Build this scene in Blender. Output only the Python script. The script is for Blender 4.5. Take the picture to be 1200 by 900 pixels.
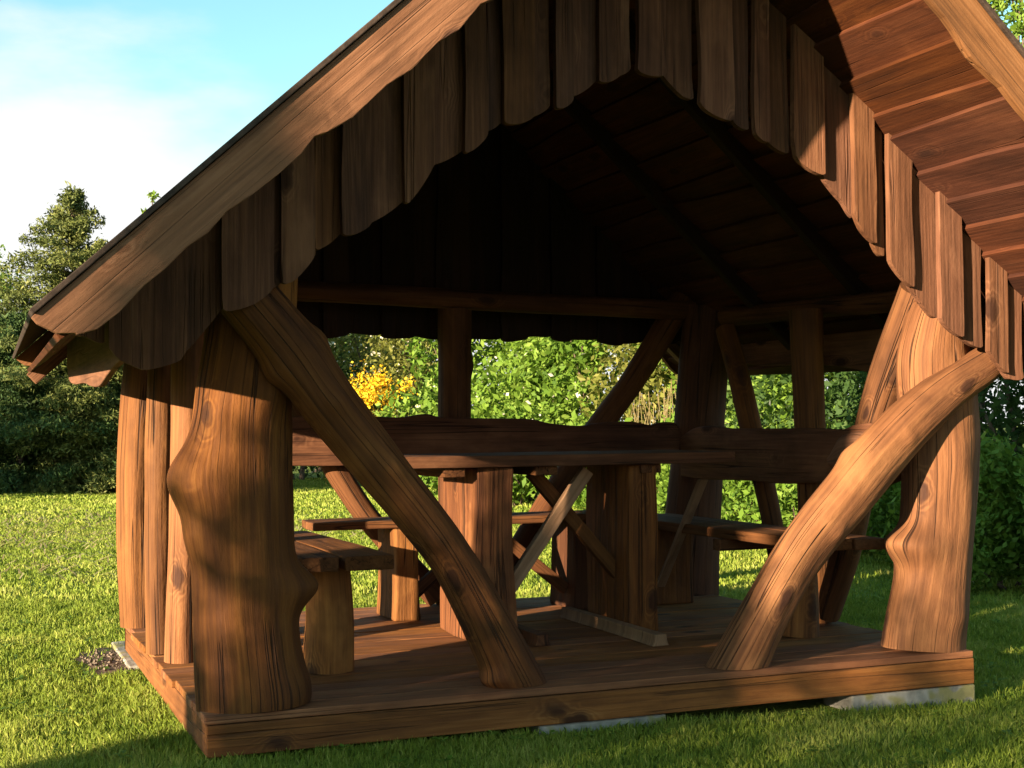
import bpy, bmesh, math, random
import numpy as np
from mathutils import Vector, Matrix
random.seed(7); RNG = np.random.default_rng(11)
for o in list(bpy.data.objects): bpy.data.objects.remove(o)
SC = bpy.context.scene; COL = SC.collection

# ------------------------------------------------------------------ camera
CAM = np.array([-0.7658, -4.6434, 0.9590]); YAW, PITCH, ROLL, FPX = -0.3838, 0.0313, -0.0087, 1600.0
def cam_axes():
    cy, sy = math.cos(YAW), math.sin(YAW); cp, sp = math.cos(PITCH), math.sin(PITCH)
    f = np.array([-sy*cp, cy*cp, sp]); r = np.array([cy, sy, 0.0]); u = np.cross(r, f)
    c, s = math.cos(ROLL), math.sin(ROLL)
    return c*r + s*u, -s*r + c*u, f
AR, AU, AF = cam_axes()
cd = bpy.data.cameras.new('camera'); cam = bpy.data.objects.new('camera', cd); COL.objects.link(cam)
cd.sensor_fit = 'HORIZONTAL'; cd.sensor_width = 36; cd.lens = FPX/1200*36; cd.clip_start = 0.05; cd.clip_end = 2000
m = Matrix.Identity(4)
for i in range(3): m[i][0] = AR[i]; m[i][1] = AU[i]; m[i][2] = -AF[i]; m[i][3] = CAM[i]
cam.matrix_world = m; SC.camera = cam

# ------------------------------------------------------------------ sky, sun, exposure
SUN_EL, SUN_AZ = math.radians(11.0), math.radians(63.8)      # azimuth measured from -y towards -x
SUN = np.array([-math.sin(SUN_AZ)*math.cos(SUN_EL), -math.cos(SUN_AZ)*math.cos(SUN_EL), math.sin(SUN_EL)])
W = bpy.data.worlds.new('World'); SC.world = W; W.use_nodes = True
nt = W.node_tree; nt.nodes.clear()
def N(t, typ, **kw):
    n = t.nodes.new(typ)
    for k, v in kw.items():
        if k.startswith('i_'): n.inputs[k[2:].replace('_', ' ')].default_value = v
        else: setattr(n, k, v)
    return n
wo = N(nt, 'ShaderNodeOutputWorld'); bg = N(nt, 'ShaderNodeBackground'); bg.inputs[1].default_value = 0.05
sky = N(nt, 'ShaderNodeTexSky', sky_type='NISHITA', sun_disc=False, sun_elevation=SUN_EL,
        sun_rotation=math.atan2(SUN[0], SUN[1]), altitude=50, air_density=1.0, dust_density=0.6, ozone_density=1.6)
tc = N(nt, 'ShaderNodeTexCoord'); sep = N(nt, 'ShaderNodeSeparateXYZ'); nt.links.new(tc.outputs['Generated'], sep.inputs[0])
mp = N(nt, 'ShaderNodeMapping'); mp.inputs['Scale'].default_value = (1.0, 1.0, 2.6); nt.links.new(tc.outputs['Generated'], mp.inputs[0])
mp.inputs['Location'].default_value = (0.35, 0.1, 0.0)
no = N(nt, 'ShaderNodeTexNoise'); no.inputs['Scale'].default_value = 2.2; no.inputs['Detail'].default_value = 7; no.inputs['Roughness'].default_value = 0.52
nt.links.new(mp.outputs[0], no.inputs[0])
ad = N(nt, 'ShaderNodeMath', operation='MULTIPLY_ADD'); ad.inputs[1].default_value = -2.3; ad.inputs[2].default_value = 0.97   # more cloud near the horizon
nt.links.new(sep.outputs[2], ad.inputs[0])
a2 = N(nt, 'ShaderNodeMath', operation='ADD'); nt.links.new(no.outputs[0], a2.inputs[0]); nt.links.new(ad.outputs[0], a2.inputs[1])
cr = N(nt, 'ShaderNodeMapRange', interpolation_type='SMOOTHSTEP'); cr.inputs[1].default_value = 0.82; cr.inputs[2].default_value = 1.02
nt.links.new(a2.outputs[0], cr.inputs[0])
tint = N(nt, 'ShaderNodeMix', data_type='RGBA', blend_type='MULTIPLY'); tint.inputs[0].default_value = 1.0
nt.links.new(sky.outputs[0], tint.inputs[6]); tint.inputs[7].default_value = (1.35, 1.75, 1.45, 1)
mx = N(nt, 'ShaderNodeMix', data_type='RGBA'); nt.links.new(cr.outputs[0], mx.inputs[0]); nt.links.new(tint.outputs[2], mx.inputs[6])
mx.inputs[7].default_value = (5.0, 5.05, 5.0, 1)
nt.links.new(mx.outputs[2], bg.inputs[0]); nt.links.new(bg.outputs[0], wo.inputs[0])
sl = bpy.data.lights.new('sun', 'SUN'); sl.energy = 5.0; sl.angle = math.radians(0.55); sl.color = (1.0, 0.80, 0.56)
so = bpy.data.objects.new('sun', sl); COL.objects.link(so); so.location = (-20, -10, 12)
so.rotation_euler = Vector(SUN).to_track_quat('Z', 'Y').to_euler()
SC.view_settings.view_transform = 'Standard'; SC.view_settings.look = 'None'
SC.view_settings.exposure = 2.1; SC.view_settings.gamma = 1.0; SC.view_settings.use_curve_mapping = False
SC.render.engine = 'CYCLES'

# ------------------------------------------------------------------ measuring helpers
def ray(x, y): return AR*((x-600)/FPX) + AU*(-(y-450)/FPX) + AF
def at(x, y, axis, val):
    d = ray(x, y); t = (val-CAM[axis])/d[axis]; return CAM + t*d
def ground_at(px, D, z=None):
    v = ray(px, 500); v = v[:2]/np.hypot(v[0], v[1]); return CAM[0]+v[0]*D, CAM[1]+v[1]*D
def gz(x, y):
    d = np.hypot(np.asarray(x)-1.6, np.asarray(y)-1.2)
    return -0.186 - 0.045*np.tanh((np.asarray(x)-1.2)/2.2) + 0.012*np.sin(np.asarray(x)*1.1+0.5)*np.cos(np.asarray(y)*0.9) + 0.05*np.sin(np.asarray(x)*.21)*np.sin(np.asarray(y)*.17)*np.clip(d/10-.5, 0, 1)

# ------------------------------------------------------------------ object helpers
def tag(o, label=None, cat=None, group=None, kind=None):
    if label: o['label'] = label
    if cat: o['category'] = cat
    if group: o['group'] = group
    if kind: o['kind'] = kind
    return o
def empty(name, loc, label=None, cat=None, group=None):
    o = bpy.data.objects.new(name, None); COL.objects.link(o); o.location = loc; o.empty_display_size = .2
    return tag(o, label, cat, group)
def link(name, me, mat, parent=None, smooth=False, bevel=0):
    o = bpy.data.objects.new(name, me); COL.objects.link(o); me.materials.append(mat)
    if smooth:
        me.polygons.foreach_set('use_smooth', np.ones(len(me.polygons), bool))
    if parent is not None:
        o.parent = parent
        off = Vector((0, 0, 0)); q = parent
        while q is not None: off += q.location; q = q.parent
        o.location = -off
    if bevel:
        b = o.modifiers.new('bevel', 'BEVEL'); b.width = bevel; b.segments = 2; b.limit_method = 'ANGLE'; b.angle_limit = math.radians(40)
    return o
class MB:
    """collects shapes (verts, faces, grain coordinates, board id)"""
    def __init__(s): s.v = []; s.f = []; s.g = []; s.b = []; s.nb = 0
    def add(s, vs, fs, gs, bid=None):
        n = len(s.v); s.v += [tuple(map(float, q)) for q in vs]; s.f += [tuple(i+n for i in f) for f in fs]
        s.g += [tuple(map(float, q)) for q in gs]
        bid = random.random() if bid is None else bid
        s.b += [bid]*len(vs)
    def board(s, o, ux, uy, uz, outline, thick, grain='y', bid=None, wob=0.0):
        """outline: list of (a,b) in plane ux,uy at o, extruded along uz by thick; grain runs along ux or uy"""
        o = np.array(o, float); ux, uy, uz = (np.array(q, float) for q in (ux, uy, uz))
        n = len(outline); off = np.array([random.random()*9, random.random()*9, random.random()*30]); vs = []; gs = []
        for k in (0, 1):
            for a, b in outline:
                vs.append(o + ux*a + uy*b + uz*(thick*k))
                gs.append(off + (np.array([a, thick*k, b]) if grain == 'y' else np.array([b, thick*k, a])))
        fs = [tuple(range(n)), tuple(range(2*n-1, n-1, -1))]
        # separate copies of the side walls would harden edges; ngons with shared verts are fine
        fs += [(i, i+n, (i+1) % n+n, (i+1) % n) for i in range(n)]
        s.add(vs, fs, gs, bid)
    def box(s, p0, p1, grain='x', bid=None):
        x0, y0, z0 = p0; x1, y1, z1 = p1
        vs = [(x, y, z) for z in (z0, z1) for y in (y0, y1) for x in (x0, x1)]
        fs = [(0, 2, 3, 1), (4, 5, 7, 6), (0, 1, 5, 4), (2, 6, 7, 3), (0, 4, 6, 2), (1, 3, 7, 5)]
        off = (random.random()*9, random.random()*9, random.random()*30)
        perm = {'x': (1, 2, 0), 'y': (0, 2, 1), 'z': (0, 1, 2)}[grain]
        s.add(vs, fs, [tuple(v[perm[i]]+off[i] for i in range(3)) for v in vs], bid)
    def mesh(s, name):
        me = bpy.data.meshes.new(name); me.from_pydata(s.v, [], s.f); me.update()
        a = me.attributes.new('gc', 'FLOAT_VECTOR', 'POINT'); a.data.foreach_set('vector', np.array(s.g, np.float32).ravel())
        b = me.attributes.new('bid', 'FLOAT', 'POINT'); b.data.foreach_set('value', np.array(s.b, np.float32))
        bm = bmesh.new(); bm.from_mesh(me); bmesh.ops.recalc_face_normals(bm, faces=bm.faces); bm.to_mesh(me); bm.free()
        return me
    def build(s, name, mat, parent=None, smooth=False, bevel=0.004): return link(name, s.mesh(name), mat, parent, smooth, bevel)

def catmull(P, n):
    P = np.array(P, float); Q = np.vstack([2*P[0]-P[1], P, 2*P[-1]-P[-2]]); out = []
    ts = np.linspace(0, len(P)-1, n)
    for t in ts:
        i = min(int(t), len(P)-2); u = t-i; a, b, c, d = Q[i:i+4]
        out.append(0.5*((2*b)+(-a+c)*u+(2*a-5*b+4*c-d)*u*u+(-a+3*b-3*c+d)*u**3))
    return np.array(out)
def vnoise(p, seed=0):
    """cheap smooth noise for vectors (N,3)"""
    r = np.random.default_rng(seed); out = np.zeros(len(p))
    for k in range(5):
        w = r.normal(size=3)*(1.3**k); ph = r.random()*6.28; out += np.sin(p@w+ph+np.sin(p@(r.normal(size=3)*1.1)+r.random()*6))*(0.75**k)
    return out/2.6
def log_mesh(path, ra, rb, side=(0, 1, 0), n=44, seg=80, rough=0.012, bumps=(), seed=None, flute=0.026, cut0=None, cut1=None, taper_end=True):
    """log along a path; ra = radius across (perpendicular to side), rb = radius along 'side'.
    bumps: (t, angle, amp, length width, angular width).  cut0 / cut1: planes (axis, value) that trim the ends."""
    seed = random.randrange(9999) if seed is None else seed
    RM = float(np.mean(ra)+np.mean(rb))/2; C = catmull(path, seg); T = np.gradient(C, axis=0); T /= np.linalg.norm(T, axis=1)[:, None]
    tt = np.linspace(0, 1, seg); ra = np.interp(tt, np.linspace(0, 1, len(np.atleast_1d(ra))), np.atleast_1d(ra)) if np.ndim(ra) else np.full(seg, ra)
    rb = np.interp(tt, np.linspace(0, 1, len(np.atleast_1d(rb))), np.atleast_1d(rb)) if np.ndim(rb) else np.full(seg, rb)
    # smooth radii
    k = np.ones(3)/3; ra = np.convolve(np.pad(ra, 1, 'edge'), k, 'valid'); rb = np.convolve(np.pad(rb, 1, 'edge'), k, 'valid')
    S = np.array(side, float); L = np.concatenate([[0], np.cumsum(np.linalg.norm(np.diff(C, axis=0), axis=1))])
    th = np.linspace(0, 2*np.pi, n, endpoint=False); V = []; G = []
    A = np.cross(S, T); A /= np.linalg.norm(A, axis=1)[:, None]; B = np.cross(T, A)
    off = np.array([random.random()*9, random.random()*9, random.random()*30])
    ca, sa = np.cos(th), np.sin(th)
    for i in range(seg):
        q = np.stack([ca*1.2, sa*1.2, np.full(n, L[i]*2.2)], 1)
        d = 1 + rough*6*vnoise(q, seed) + .012*vnoise(np.stack([ca*3, sa*3, np.full(n, L[i]*9)], 1), seed+2) + flute*vnoise(np.stack([ca*4.5, sa*4.5, np.full(n, L[i]*.8)], 1), seed+1)
        ex = np.zeros(n)
        for (bt, ba, amp, wl, wa) in bumps:
            da = np.angle(np.exp(1j*(th-ba))); ex += amp*np.exp(-((L[i]-bt*L[-1])/wl)**2 - (da/wa)**2)
        r1 = ra[i]*d+ex; r2 = rb[i]*d+ex
        V.append(C[i]+A[i]*(ca*r1)[:, None]+B[i]*(sa*r2)[:, None])
        rr = RM
        G.append(np.stack([ca*rr, sa*rr, np.full(n, L[i])], 1)+off)
    V = np.array(V)
    for cut, e, dr in ((cut0, 0, 1), (cut1, seg-1, -1)):
        if cut:
            ax, val = cut
            for j in range(n):
                # slide ring vertices along the tangent to the plane, push later rings behind it
                k2 = e; t = (val-V[k2, j, ax])/T[k2, ax]
                tgt = V[k2, j]+T[k2]*t
                span = 8
                for w in range(span):
                    idx = e+dr*w; V[idx, j] = V[idx, j] + (tgt-V[e, j] if w else tgt-V[e, j])*(1-w/span) if w else V[idx, j]
                V[e, j] = tgt
    vs = V.reshape(-1, 3).tolist(); gs = np.array(G).reshape(-1, 3).tolist(); fs = []
    for i in range(seg-1):
        for j in range(n):
            a = i*n+j; b = i*n+(j+1) % n; fs.append((a, b, b+n, a+n))
    # end caps: own vertices so the edge stays crisp
    for e in (0, seg-1):
        base = len(vs); ring = V[e]; c = ring.mean(0)
        for f in (1.0, .55):
            for j in range(n):
                vs.append((c+(ring[j]-c)*f).tolist()); gs.append((off+np.array([ca[j]*.9*f*rb[e], 2+sa[j]*.9*f*rb[e], .02*e]))
                          .tolist())
        vs.append(c.tolist()); gs.append((off+np.array([0, 2, .02*e])).tolist())
        for j in range(n):
            j2 = (j+1) % n; fs.append((base+j, base+j2, base+n+j2, base+n+j)); fs.append((base+n+j, base+n+j2, base+2*n))
    return vs, fs, gs
def log(name, mat, parent, *a, **k):
    mb = MB(); mb.add(*log_mesh(*a, **k)); me = mb.mesh(name); o = link(name, me, mat, parent, True); return o
def wavy(a, b, n, amp, seed, freq=1.0):
    """smooth random offsets for n points along an edge of real length"""
    r = np.random.default_rng(seed); t = np.linspace(0, 1, n); y = np.zeros(n)
    Ln = np.hypot(b[0]-a[0], b[1]-a[1]) if a is not None else 1
    for k in range(1, 5): y += np.sin(t*Ln*freq*k*4.1+r.random()*6.28)*r.normal()*.6/k
    return y*amp

# ------------------------------------------------------------------ materials
def mat_new(name):
    m = bpy.data.materials.new(name); m.use_nodes = True; t = m.node_tree; b = t.nodes['Principled BSDF']; return m, t, b
def wood(name, c_lo, c_mid, c_hi, grain=1.0, rough=.76, crack=1.0, knots=1.0, bump=.5, blot=1.0, idvar=.25, end=False, spec=.2):
    m, t, b = mat_new(name); L = t.links.new
    at_ = N(t, 'ShaderNodeAttribute', attribute_name='gc'); bi = N(t, 'ShaderNodeAttribute', attribute_name='bid'); oi = N(t, 'ShaderNodeObjectInfo')
    def mapping(s):
        q = N(t, 'ShaderNodeMapping'); q.inputs['Scale'].default_value = s; L(at_.outputs['Vector'], q.inputs[0]); return q.outputs[0]
    def noise(v, sc, det=3, ro=.5, dist=0):
        q = N(t, 'ShaderNodeTexNoise'); q.inputs['Scale'].default_value = sc; q.inputs['Detail'].default_value = det; q.inputs['Roughness'].default_value = ro; q.inputs['Distortion'].default_value = dist
        L(v, q.inputs[0]); return q.outputs[0]
    def math_(op, a, b_=None, c=None, clamp=False):
        q = N(t, 'ShaderNodeMath', operation=op, use_clamp=clamp)
        for i, v in enumerate((a, b_, c)):
            if v is None: continue
            if isinstance(v, (int, float)): q.inputs[i].default_value = v
            else: L(v, q.inputs[i])
        return q.outputs[0]
    def rng(v, a, b_, c=0.0, d=1.0, smooth=True):
        q = N(t, 'ShaderNodeMapRange', interpolation_type='SMOOTHSTEP' if smooth else 'LINEAR'); L(v, q.inputs[0])
        for i, x in enumerate((a, b_, c, d)): q.inputs[i+1].default_value = x
        return q.outputs[0]
    def mix(f, a, b_, bt='MIX'):
        q = N(t, 'ShaderNodeMix', data_type='RGBA', blend_type=bt)
        for i, v in ((0, f), (6, a), (7, b_)):
            if isinstance(v, (int, float)): q.inputs[i].default_value = v
            elif isinstance(v, tuple): q.inputs[i].default_value = (*v, 1) if len(v) == 3 else v
            else: L(v, q.inputs[i])
        return q.outputs[2]
    # knots: voronoi cells, few of them kept
    vo = N(t, 'ShaderNodeTexVoronoi', feature='F1'); vo.inputs['Scale'].default_value = 1.0; L(mapping((6.0, 6.0, 2.7)), vo.inputs[0])
    vsep = N(t, 'ShaderNodeSeparateColor'); L(vo.outputs['Color'], vsep.inputs[0]); keep = math_('GREATER_THAN', vsep.outputs[0], .50)
    wn = noise(mapping((8, 8, 8)), 1.5, 2)
    kd = math_('ADD', vo.outputs['Distance'], math_('MULTIPLY', math_('SUBTRACT', wn, .5), .26))
    kn = math_('MULTIPLY', rng(kd, .24, .08), keep); halo = math_('MULTIPLY', rng(kd, .36, .05), keep)
    # contour lines of a stretched noise make the cathedral grain
    base = noise(mapping((6.5, 6.5, .30)), 1.0, 2.0, .4, 0)
    v = math_('ADD', math_('MULTIPLY', base, 20*grain), math_('MULTIPLY', halo, 3.2*knots))
    ring = math_('MULTIPLY', math_('ADD', math_('SINE', math_('MULTIPLY', v, 6.28)), 1), .5)
    fine = noise(mapping((95, 95, 3.2)), 1.0, 3, .6)
    streak = noise(mapping((19, 19, .55)), 1.0, 4, .6)
    blotch = noise(mapping((3.2, 3.2, 1.5)), 1.0, 4, .6, .4)
    f = math_('ADD', math_('MULTIPLY', rng(ring, .1, 1), math_('MULTIPLY_ADD', halo, .20*knots, .07*grain)), math_('ADD', math_('MULTIPLY', fine, .42), math_('MULTIPLY', streak, .55)))
    f = rng(f, .26, .86, smooth=False)
    r = N(t, 'ShaderNodeValToRGB'); r.color_ramp.elements[0].color = (*c_lo, 1); r.color_ramp.elements[1].color = (*c_hi, 1)
    r.color_ramp.elements.new(.5).color = (*c_mid, 1); r.color_ramp.elements[0].position = .08; r.color_ramp.elements[2].position = .95; L(f, r.inputs[0])
    col = r.outputs[0]
    col = mix(math_('MULTIPLY', rng(blotch, .50, .72), .62*blot), col, mix(.75, col, tuple(.45*x for x in c_lo)))
    col = mix(math_('MULTIPLY', rng(blotch, .47, .28), .45*blot), col, tuple(min(1, 1.25*x) for x in c_hi))
    mott = noise(mapping((11, 11, 4.5)), 1.0, 5, .65); dk_ = noise(mapping((7, 7, .55)), 1.0, 3, .5, .1)
    col = mix(math_('MULTIPLY', rng(mott, .46, .68), .38), col, mix(.6, col, (.03, .012, .006)))
    col = mix(math_('MULTIPLY', rng(dk_, .55, .66), .5*blot), col, mix(.7, col, (.045, .016, .008)))
    col = mix(math_('MULTIPLY', kn, .9*knots), col, (.025, .009, .005))
    cn = noise(mapping((20, 20, .30)), 1.0, 2.0, .5, 0)
    ck0 = rng(math_('ABSOLUTE', math_('SUBTRACT', cn, .5)), .013, .002); gate = rng(noise(mapping((2.5, 2.5, 1.3)), 1.0, 2), .47-.06*crack, .57-.06*crack)
    ck = math_('MULTIPLY', math_('MULTIPLY', ck0, gate), crack)
    col = mix(math_('MULTIPLY', ck, .85), col, (.02, .009, .005))
    hv = N(t, 'ShaderNodeHueSaturation'); L(col, hv.inputs['Color'])
    idr = math_('FRACT', math_('ADD', bi.outputs['Fac'], oi.outputs['Random']))
    L(math_('ADD', math_('MULTIPLY', math_('SUBTRACT', idr, .5), idvar*2), 1.0), hv.inputs['Value'])
    idr2 = math_('FRACT', math_('MULTIPLY', idr, 7.31)); L(math_('ADD', math_('MULTIPLY', math_('SUBTRACT', idr2, .5), .008), .5), hv.inputs['Hue'])
    L(math_('ADD', math_('MULTIPLY', math_('SUBTRACT', idr2, .5), .14), 1.03), hv.inputs['Saturation'])
    L(hv.outputs[0], b.inputs['Base Color'])
    L(math_('ADD', math_('MULTIPLY', streak, .25), rough-.1), b.inputs['Roughness'])
    b.inputs['Specular IOR Level'].default_value = spec
    h = math_('ADD', math_('MULTIPLY', ring, .05), math_('ADD', math_('MULTIPLY', fine, .35), math_('MULTIPLY', streak, .8)))
    h = math_('ADD', h, math_('MULTIPLY', mott, 1.1)); h = math_('SUBTRACT', math_('ADD', h, math_('MULTIPLY', kn, .5)), math_('MULTIPLY', ck, 2.2))
    bp = N(t, 'ShaderNodeBump'); bp.inputs['Strength'].default_value = bump; bp.inputs['Distance'].default_value = .009; L(h, bp.inputs['Height']); L(bp.outputs[0], b.inputs['Normal'])
    return m
M = {}
M['log_brown'] = wood('brown_stained_log', (.048, .016, .007), (.125, .048, .018), (.22, .095, .036), grain=.9, bump=1.0, blot=1.3, crack=.8)
M['log'] = wood('stained_log', (.068, .026, .010), (.170, .070, .025), (.285, .132, .048), grain=.9, bump=.8)
M['log_red'] = wood('red_stained_pole', (.045, .016, .007), (.100, .038, .014), (.165, .070, .027), grain=.8, bump=.7)
M['board'] = wood('weathered_cladding', (.045, .019, .010), (.125, .054, .028), (.22, .108, .058), grain=.9, idvar=.3, bump=.6, crack=.5)
M['barge'] = wood('barge_board', (.085, .038, .019), (.185, .084, .041), (.27, .135, .072), grain=1.1, idvar=.12, bump=.5, crack=.4)
M['board_shaded'] = wood('shade_toned_board', (.010, .0045, .003), (.022, .010, .006), (.04, .02, .011), grain=.9, idvar=.3)  # under-roof shade put into the colour: rear cladding, inner rafters, ridge pole
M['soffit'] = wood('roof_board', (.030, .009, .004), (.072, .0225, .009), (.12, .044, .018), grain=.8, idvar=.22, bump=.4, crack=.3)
M['deck'] = wood('deck_board', (.10, .038, .015), (.205, .083, .032), (.31, .145, .06), grain=.8, idvar=.15, bump=.6, crack=.6)
M['seat'] = wood('seat_plank', (.055, .022, .010), (.120, .050, .021), (.185, .086, .037), grain=.9, idvar=.15, bump=.6, rough=.78, spec=.12)
M['lath'] = wood('sawn_lath', (.17, .095, .05), (.27, .16, .09), (.36, .23, .13), grain=.5, knots=.4, idvar=.15)
def simple(name, c1, c2, scale, rough=.9, bump=.3, dist=.01, c3=None):
    m, t, b = mat_new(name); L = t.links.new; tc = N(t, 'ShaderNodeTexCoord'); n1 = N(t, 'ShaderNodeTexNoise'); n1.inputs['Scale'].default_value = scale; n1.inputs['Detail'].default_value = 8
    L(tc.outputs['Object'], n1.inputs[0]); r = N(t, 'ShaderNodeValToRGB'); r.color_ramp.elements[0].position = .35; r.color_ramp.elements[1].position = .65
    r.color_ramp.elements[0].color = (*c1, 1); r.color_ramp.elements[1].color = (*c2, 1); L(n1.outputs[0], r.inputs[0]); col = r.outputs[0]
    if c3:
        n2 = N(t, 'ShaderNodeTexNoise'); n2.inputs['Scale'].default_value = scale*.5; L(tc.outputs['Object'], n2.inputs[0])
        mr = N(t, 'ShaderNodeMapRange', interpolation_type='SMOOTHSTEP'); mr.inputs[1].default_value = .52; mr.inputs[2].default_value = .6; L(n2.outputs[0], mr.inputs[0])
        q = N(t, 'ShaderNodeMix', data_type='RGBA'); L(mr.outputs[0], q.inputs[0]); L(col, q.inputs[6]); q.inputs[7].default_value = (*c3, 1); col = q.outputs[2]
    L(col, b.inputs['Base Color']); b.inputs['Roughness'].default_value = rough; b.inputs['Specular IOR Level'].default_value = .2
    bp = N(t, 'ShaderNodeBump'); bp.inputs['Strength'].default_value = bump; bp.inputs['Distance'].default_value = dist; L(n1.outputs[0], bp.inputs['Height']); L(bp.outputs[0], b.inputs['Normal'])
    return m
M['concrete'] = simple('concrete_block', (.17, .16, .14), (.32, .30, .265), 14, bump=1.0, c3=(.22, .20, .09))
M['bark'] = simple('bark', (.05, .035, .025), (.15, .11, .08), 18, bump=.8, dist=.02)
M['soil'] = simple('soil', (.07, .045, .03), (.16, .11, .075), 22, bump=1, dist=.02)
M['stone'] = simple('pebble', (.10, .075, .055), (.21, .165, .125), 30)
M['felt'] = simple('roof_felt', (.03, .02, .015), (.06, .04, .03), 30, bump=.5)
M['nail'] = simple('nail_head', (.35, .34, .32), (.5, .5, .48), 30, rough=.4)
def leafmat(name, c1, c2, c3, trans=.35, rough=.62, spec=.2):
    """leaf colour varies per leaf (attribute lc) and per clump (position noise)"""
    m, t, b = mat_new(name); L = t.links.new
    a = N(t, 'ShaderNodeAttribute', attribute_name='lc'); tc = N(t, 'ShaderNodeTexCoord')
    r = N(t, 'ShaderNodeValToRGB'); r.color_ramp.elements[0].color = (*c1, 1); r.color_ramp.elements[1].color = (*c3, 1); r.color_ramp.elements.new(.5).color = (*c2, 1)
    n1 = N(t, 'ShaderNodeTexNoise'); n1.inputs['Scale'].default_value = 1.3; n1.inputs['Detail'].default_value = 3; L(tc.outputs['Object'], n1.inputs[0])
    ma = N(t, 'ShaderNodeMath', operation='MULTIPLY_ADD'); L(n1.outputs[0], ma.inputs[0]); ma.inputs[1].default_value = 1.3; ma.inputs[2].default_value = -.62
    mb = N(t, 'ShaderNodeMath', operation='ADD'); L(a.outputs['Fac'], mb.inputs[0]); L(ma.outputs[0], mb.inputs[1]); L(mb.outputs[0], r.inputs[0])
    L(r.outputs[0], b.inputs['Base Color']); b.inputs['Roughness'].default_value = rough; b.inputs['Specular IOR Level'].default_value = spec
    tr = N(t, 'ShaderNodeBsdfTranslucent'); hs = N(t, 'ShaderNodeHueSaturation'); hs.inputs['Value'].default_value = 1.25; hs.inputs['Hue'].default_value = .485; L(r.outputs[0], hs.inputs['Color']); L(hs.outputs[0], tr.inputs[0])
    ms = N(t, 'ShaderNodeMixShader'); ms.inputs[0].default_value = trans; L(b.outputs[0], ms.inputs[1]); L(tr.outputs[0], ms.inputs[2]); L(ms.outputs[0], t.nodes['Material Output'].inputs[0])
    return m
M['grass'] = leafmat('grass_blade', (.10, .16, .016), (.20, .265, .030), (.36, .38, .09), trans=.35)
M['leaf'] = leafmat('broad_leaf', (.050, .105, .012), (.125, .22, .024), (.23, .32, .06))
M['leaf_dark'] = leafmat('dark_leaf', (.018, .045, .010), (.040, .085, .018), (.085, .14, .03))
M['leaf_olive'] = leafmat('olive_leaf', (.07, .085, .014), (.145, .16, .03), (.26, .25, .07))
M['conifer'] = leafmat('conifer_spray', (.045, .062, .016), (.10, .125, .03), (.18, .19, .055), trans=.15)
M['conifer_green'] = leafmat('green_conifer_spray', (.022, .05, .016), (.05, .09, .025), (.10, .14, .035), trans=.15)
M['blossom'] = leafmat('white_blossom', (.5, .48, .38), (.65, .62, .5), (.8, .78, .68), trans=.2)
M['yellow'] = leafmat('yellow_blossom', (.55, .30, .01), (.70, .46, .02), (.80, .62, .05), trans=.25)
M['reed'] = leafmat('dry_stem', (.18, .14, .06), (.30, .24, .11), (.42, .36, .18), trans=.2)

# ------------------------------------------------------------------ ground
def grid_ground():
    xs = np.concatenate([np.linspace(-900, -40, 8), np.linspace(-36, -6, 16), np.linspace(-5, 8, 79), np.linspace(9, 40, 20), np.linspace(50, 900, 8)])
    ys = np.concatenate([np.linspace(-900, -40, 8), np.linspace(-36, -6, 16), np.linspace(-5, 8, 79), np.linspace(9, 45, 22), np.linspace(60, 900, 8)])
    X, Y = np.meshgrid(xs, ys); Z = gz(X, Y); nx, ny = len(xs), len(ys)
    v = np.stack([X.ravel(), Y.ravel(), Z.ravel()], 1); f = [(j*nx+i, j*nx+i+1, (j+1)*nx+i+1, (j+1)*nx+i) for j in range(ny-1) for i in range(nx-1)]
    me = bpy.data.meshes.new('lawn'); me.from_pydata(v.tolist(), [], f); me.update()
    m, t, b = mat_new('lawn_turf'); L = t.links.new; tc = N(t, 'ShaderNodeTexCoord')
    n1 = N(t, 'ShaderNodeTexNoise'); n1.inputs['Scale'].default_value = .7; n1.inputs['Detail'].default_value = 6; L(tc.outputs['Object'], n1.inputs[0])
    n2 = N(t, 'ShaderNodeTexNoise'); n2.inputs['Scale'].default_value = 35; n2.inputs['Detail'].default_value = 5; L(tc.outputs['Object'], n2.inputs[0])
    r = N(t, 'ShaderNodeValToRGB'); r.color_ramp.elements[0].position = .3; r.color_ramp.elements[1].position = .72
    r.color_ramp.elements[0].color = (.07, .115, .014, 1); r.color_ramp.elements[1].color = (.22, .26, .05, 1)
    s = N(t, 'ShaderNodeMath', operation='MULTIPLY_ADD'); L(n2.outputs[0], s.inputs[0]); s.inputs[1].default_value = .55; 
    s2 = N(t, 'ShaderNodeMath', operation='MULTIPLY'); L(n1.outputs[0], s2.inputs[0]); s2.inputs[1].default_value = .45; L(s2.outputs[0], s.inputs[2]); L(s.outputs[0], r.inputs[0])
    L(r.outputs[0], b.inputs['Base Color']); b.inputs['Roughness'].default_value = .9; b.inputs['Specular IOR Level'].default_value = .1
    bp = N(t, 'ShaderNodeBump'); bp.inputs['Distance'].default_value = .03; bp.inputs['Strength'].default_value = .8; L(n2.outputs[0], bp.inputs['Height']); L(bp.outputs[0], b.inputs['Normal'])
    return tag(link('lawn', me, m, None, True), kind='structure')
grid_ground()

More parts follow.
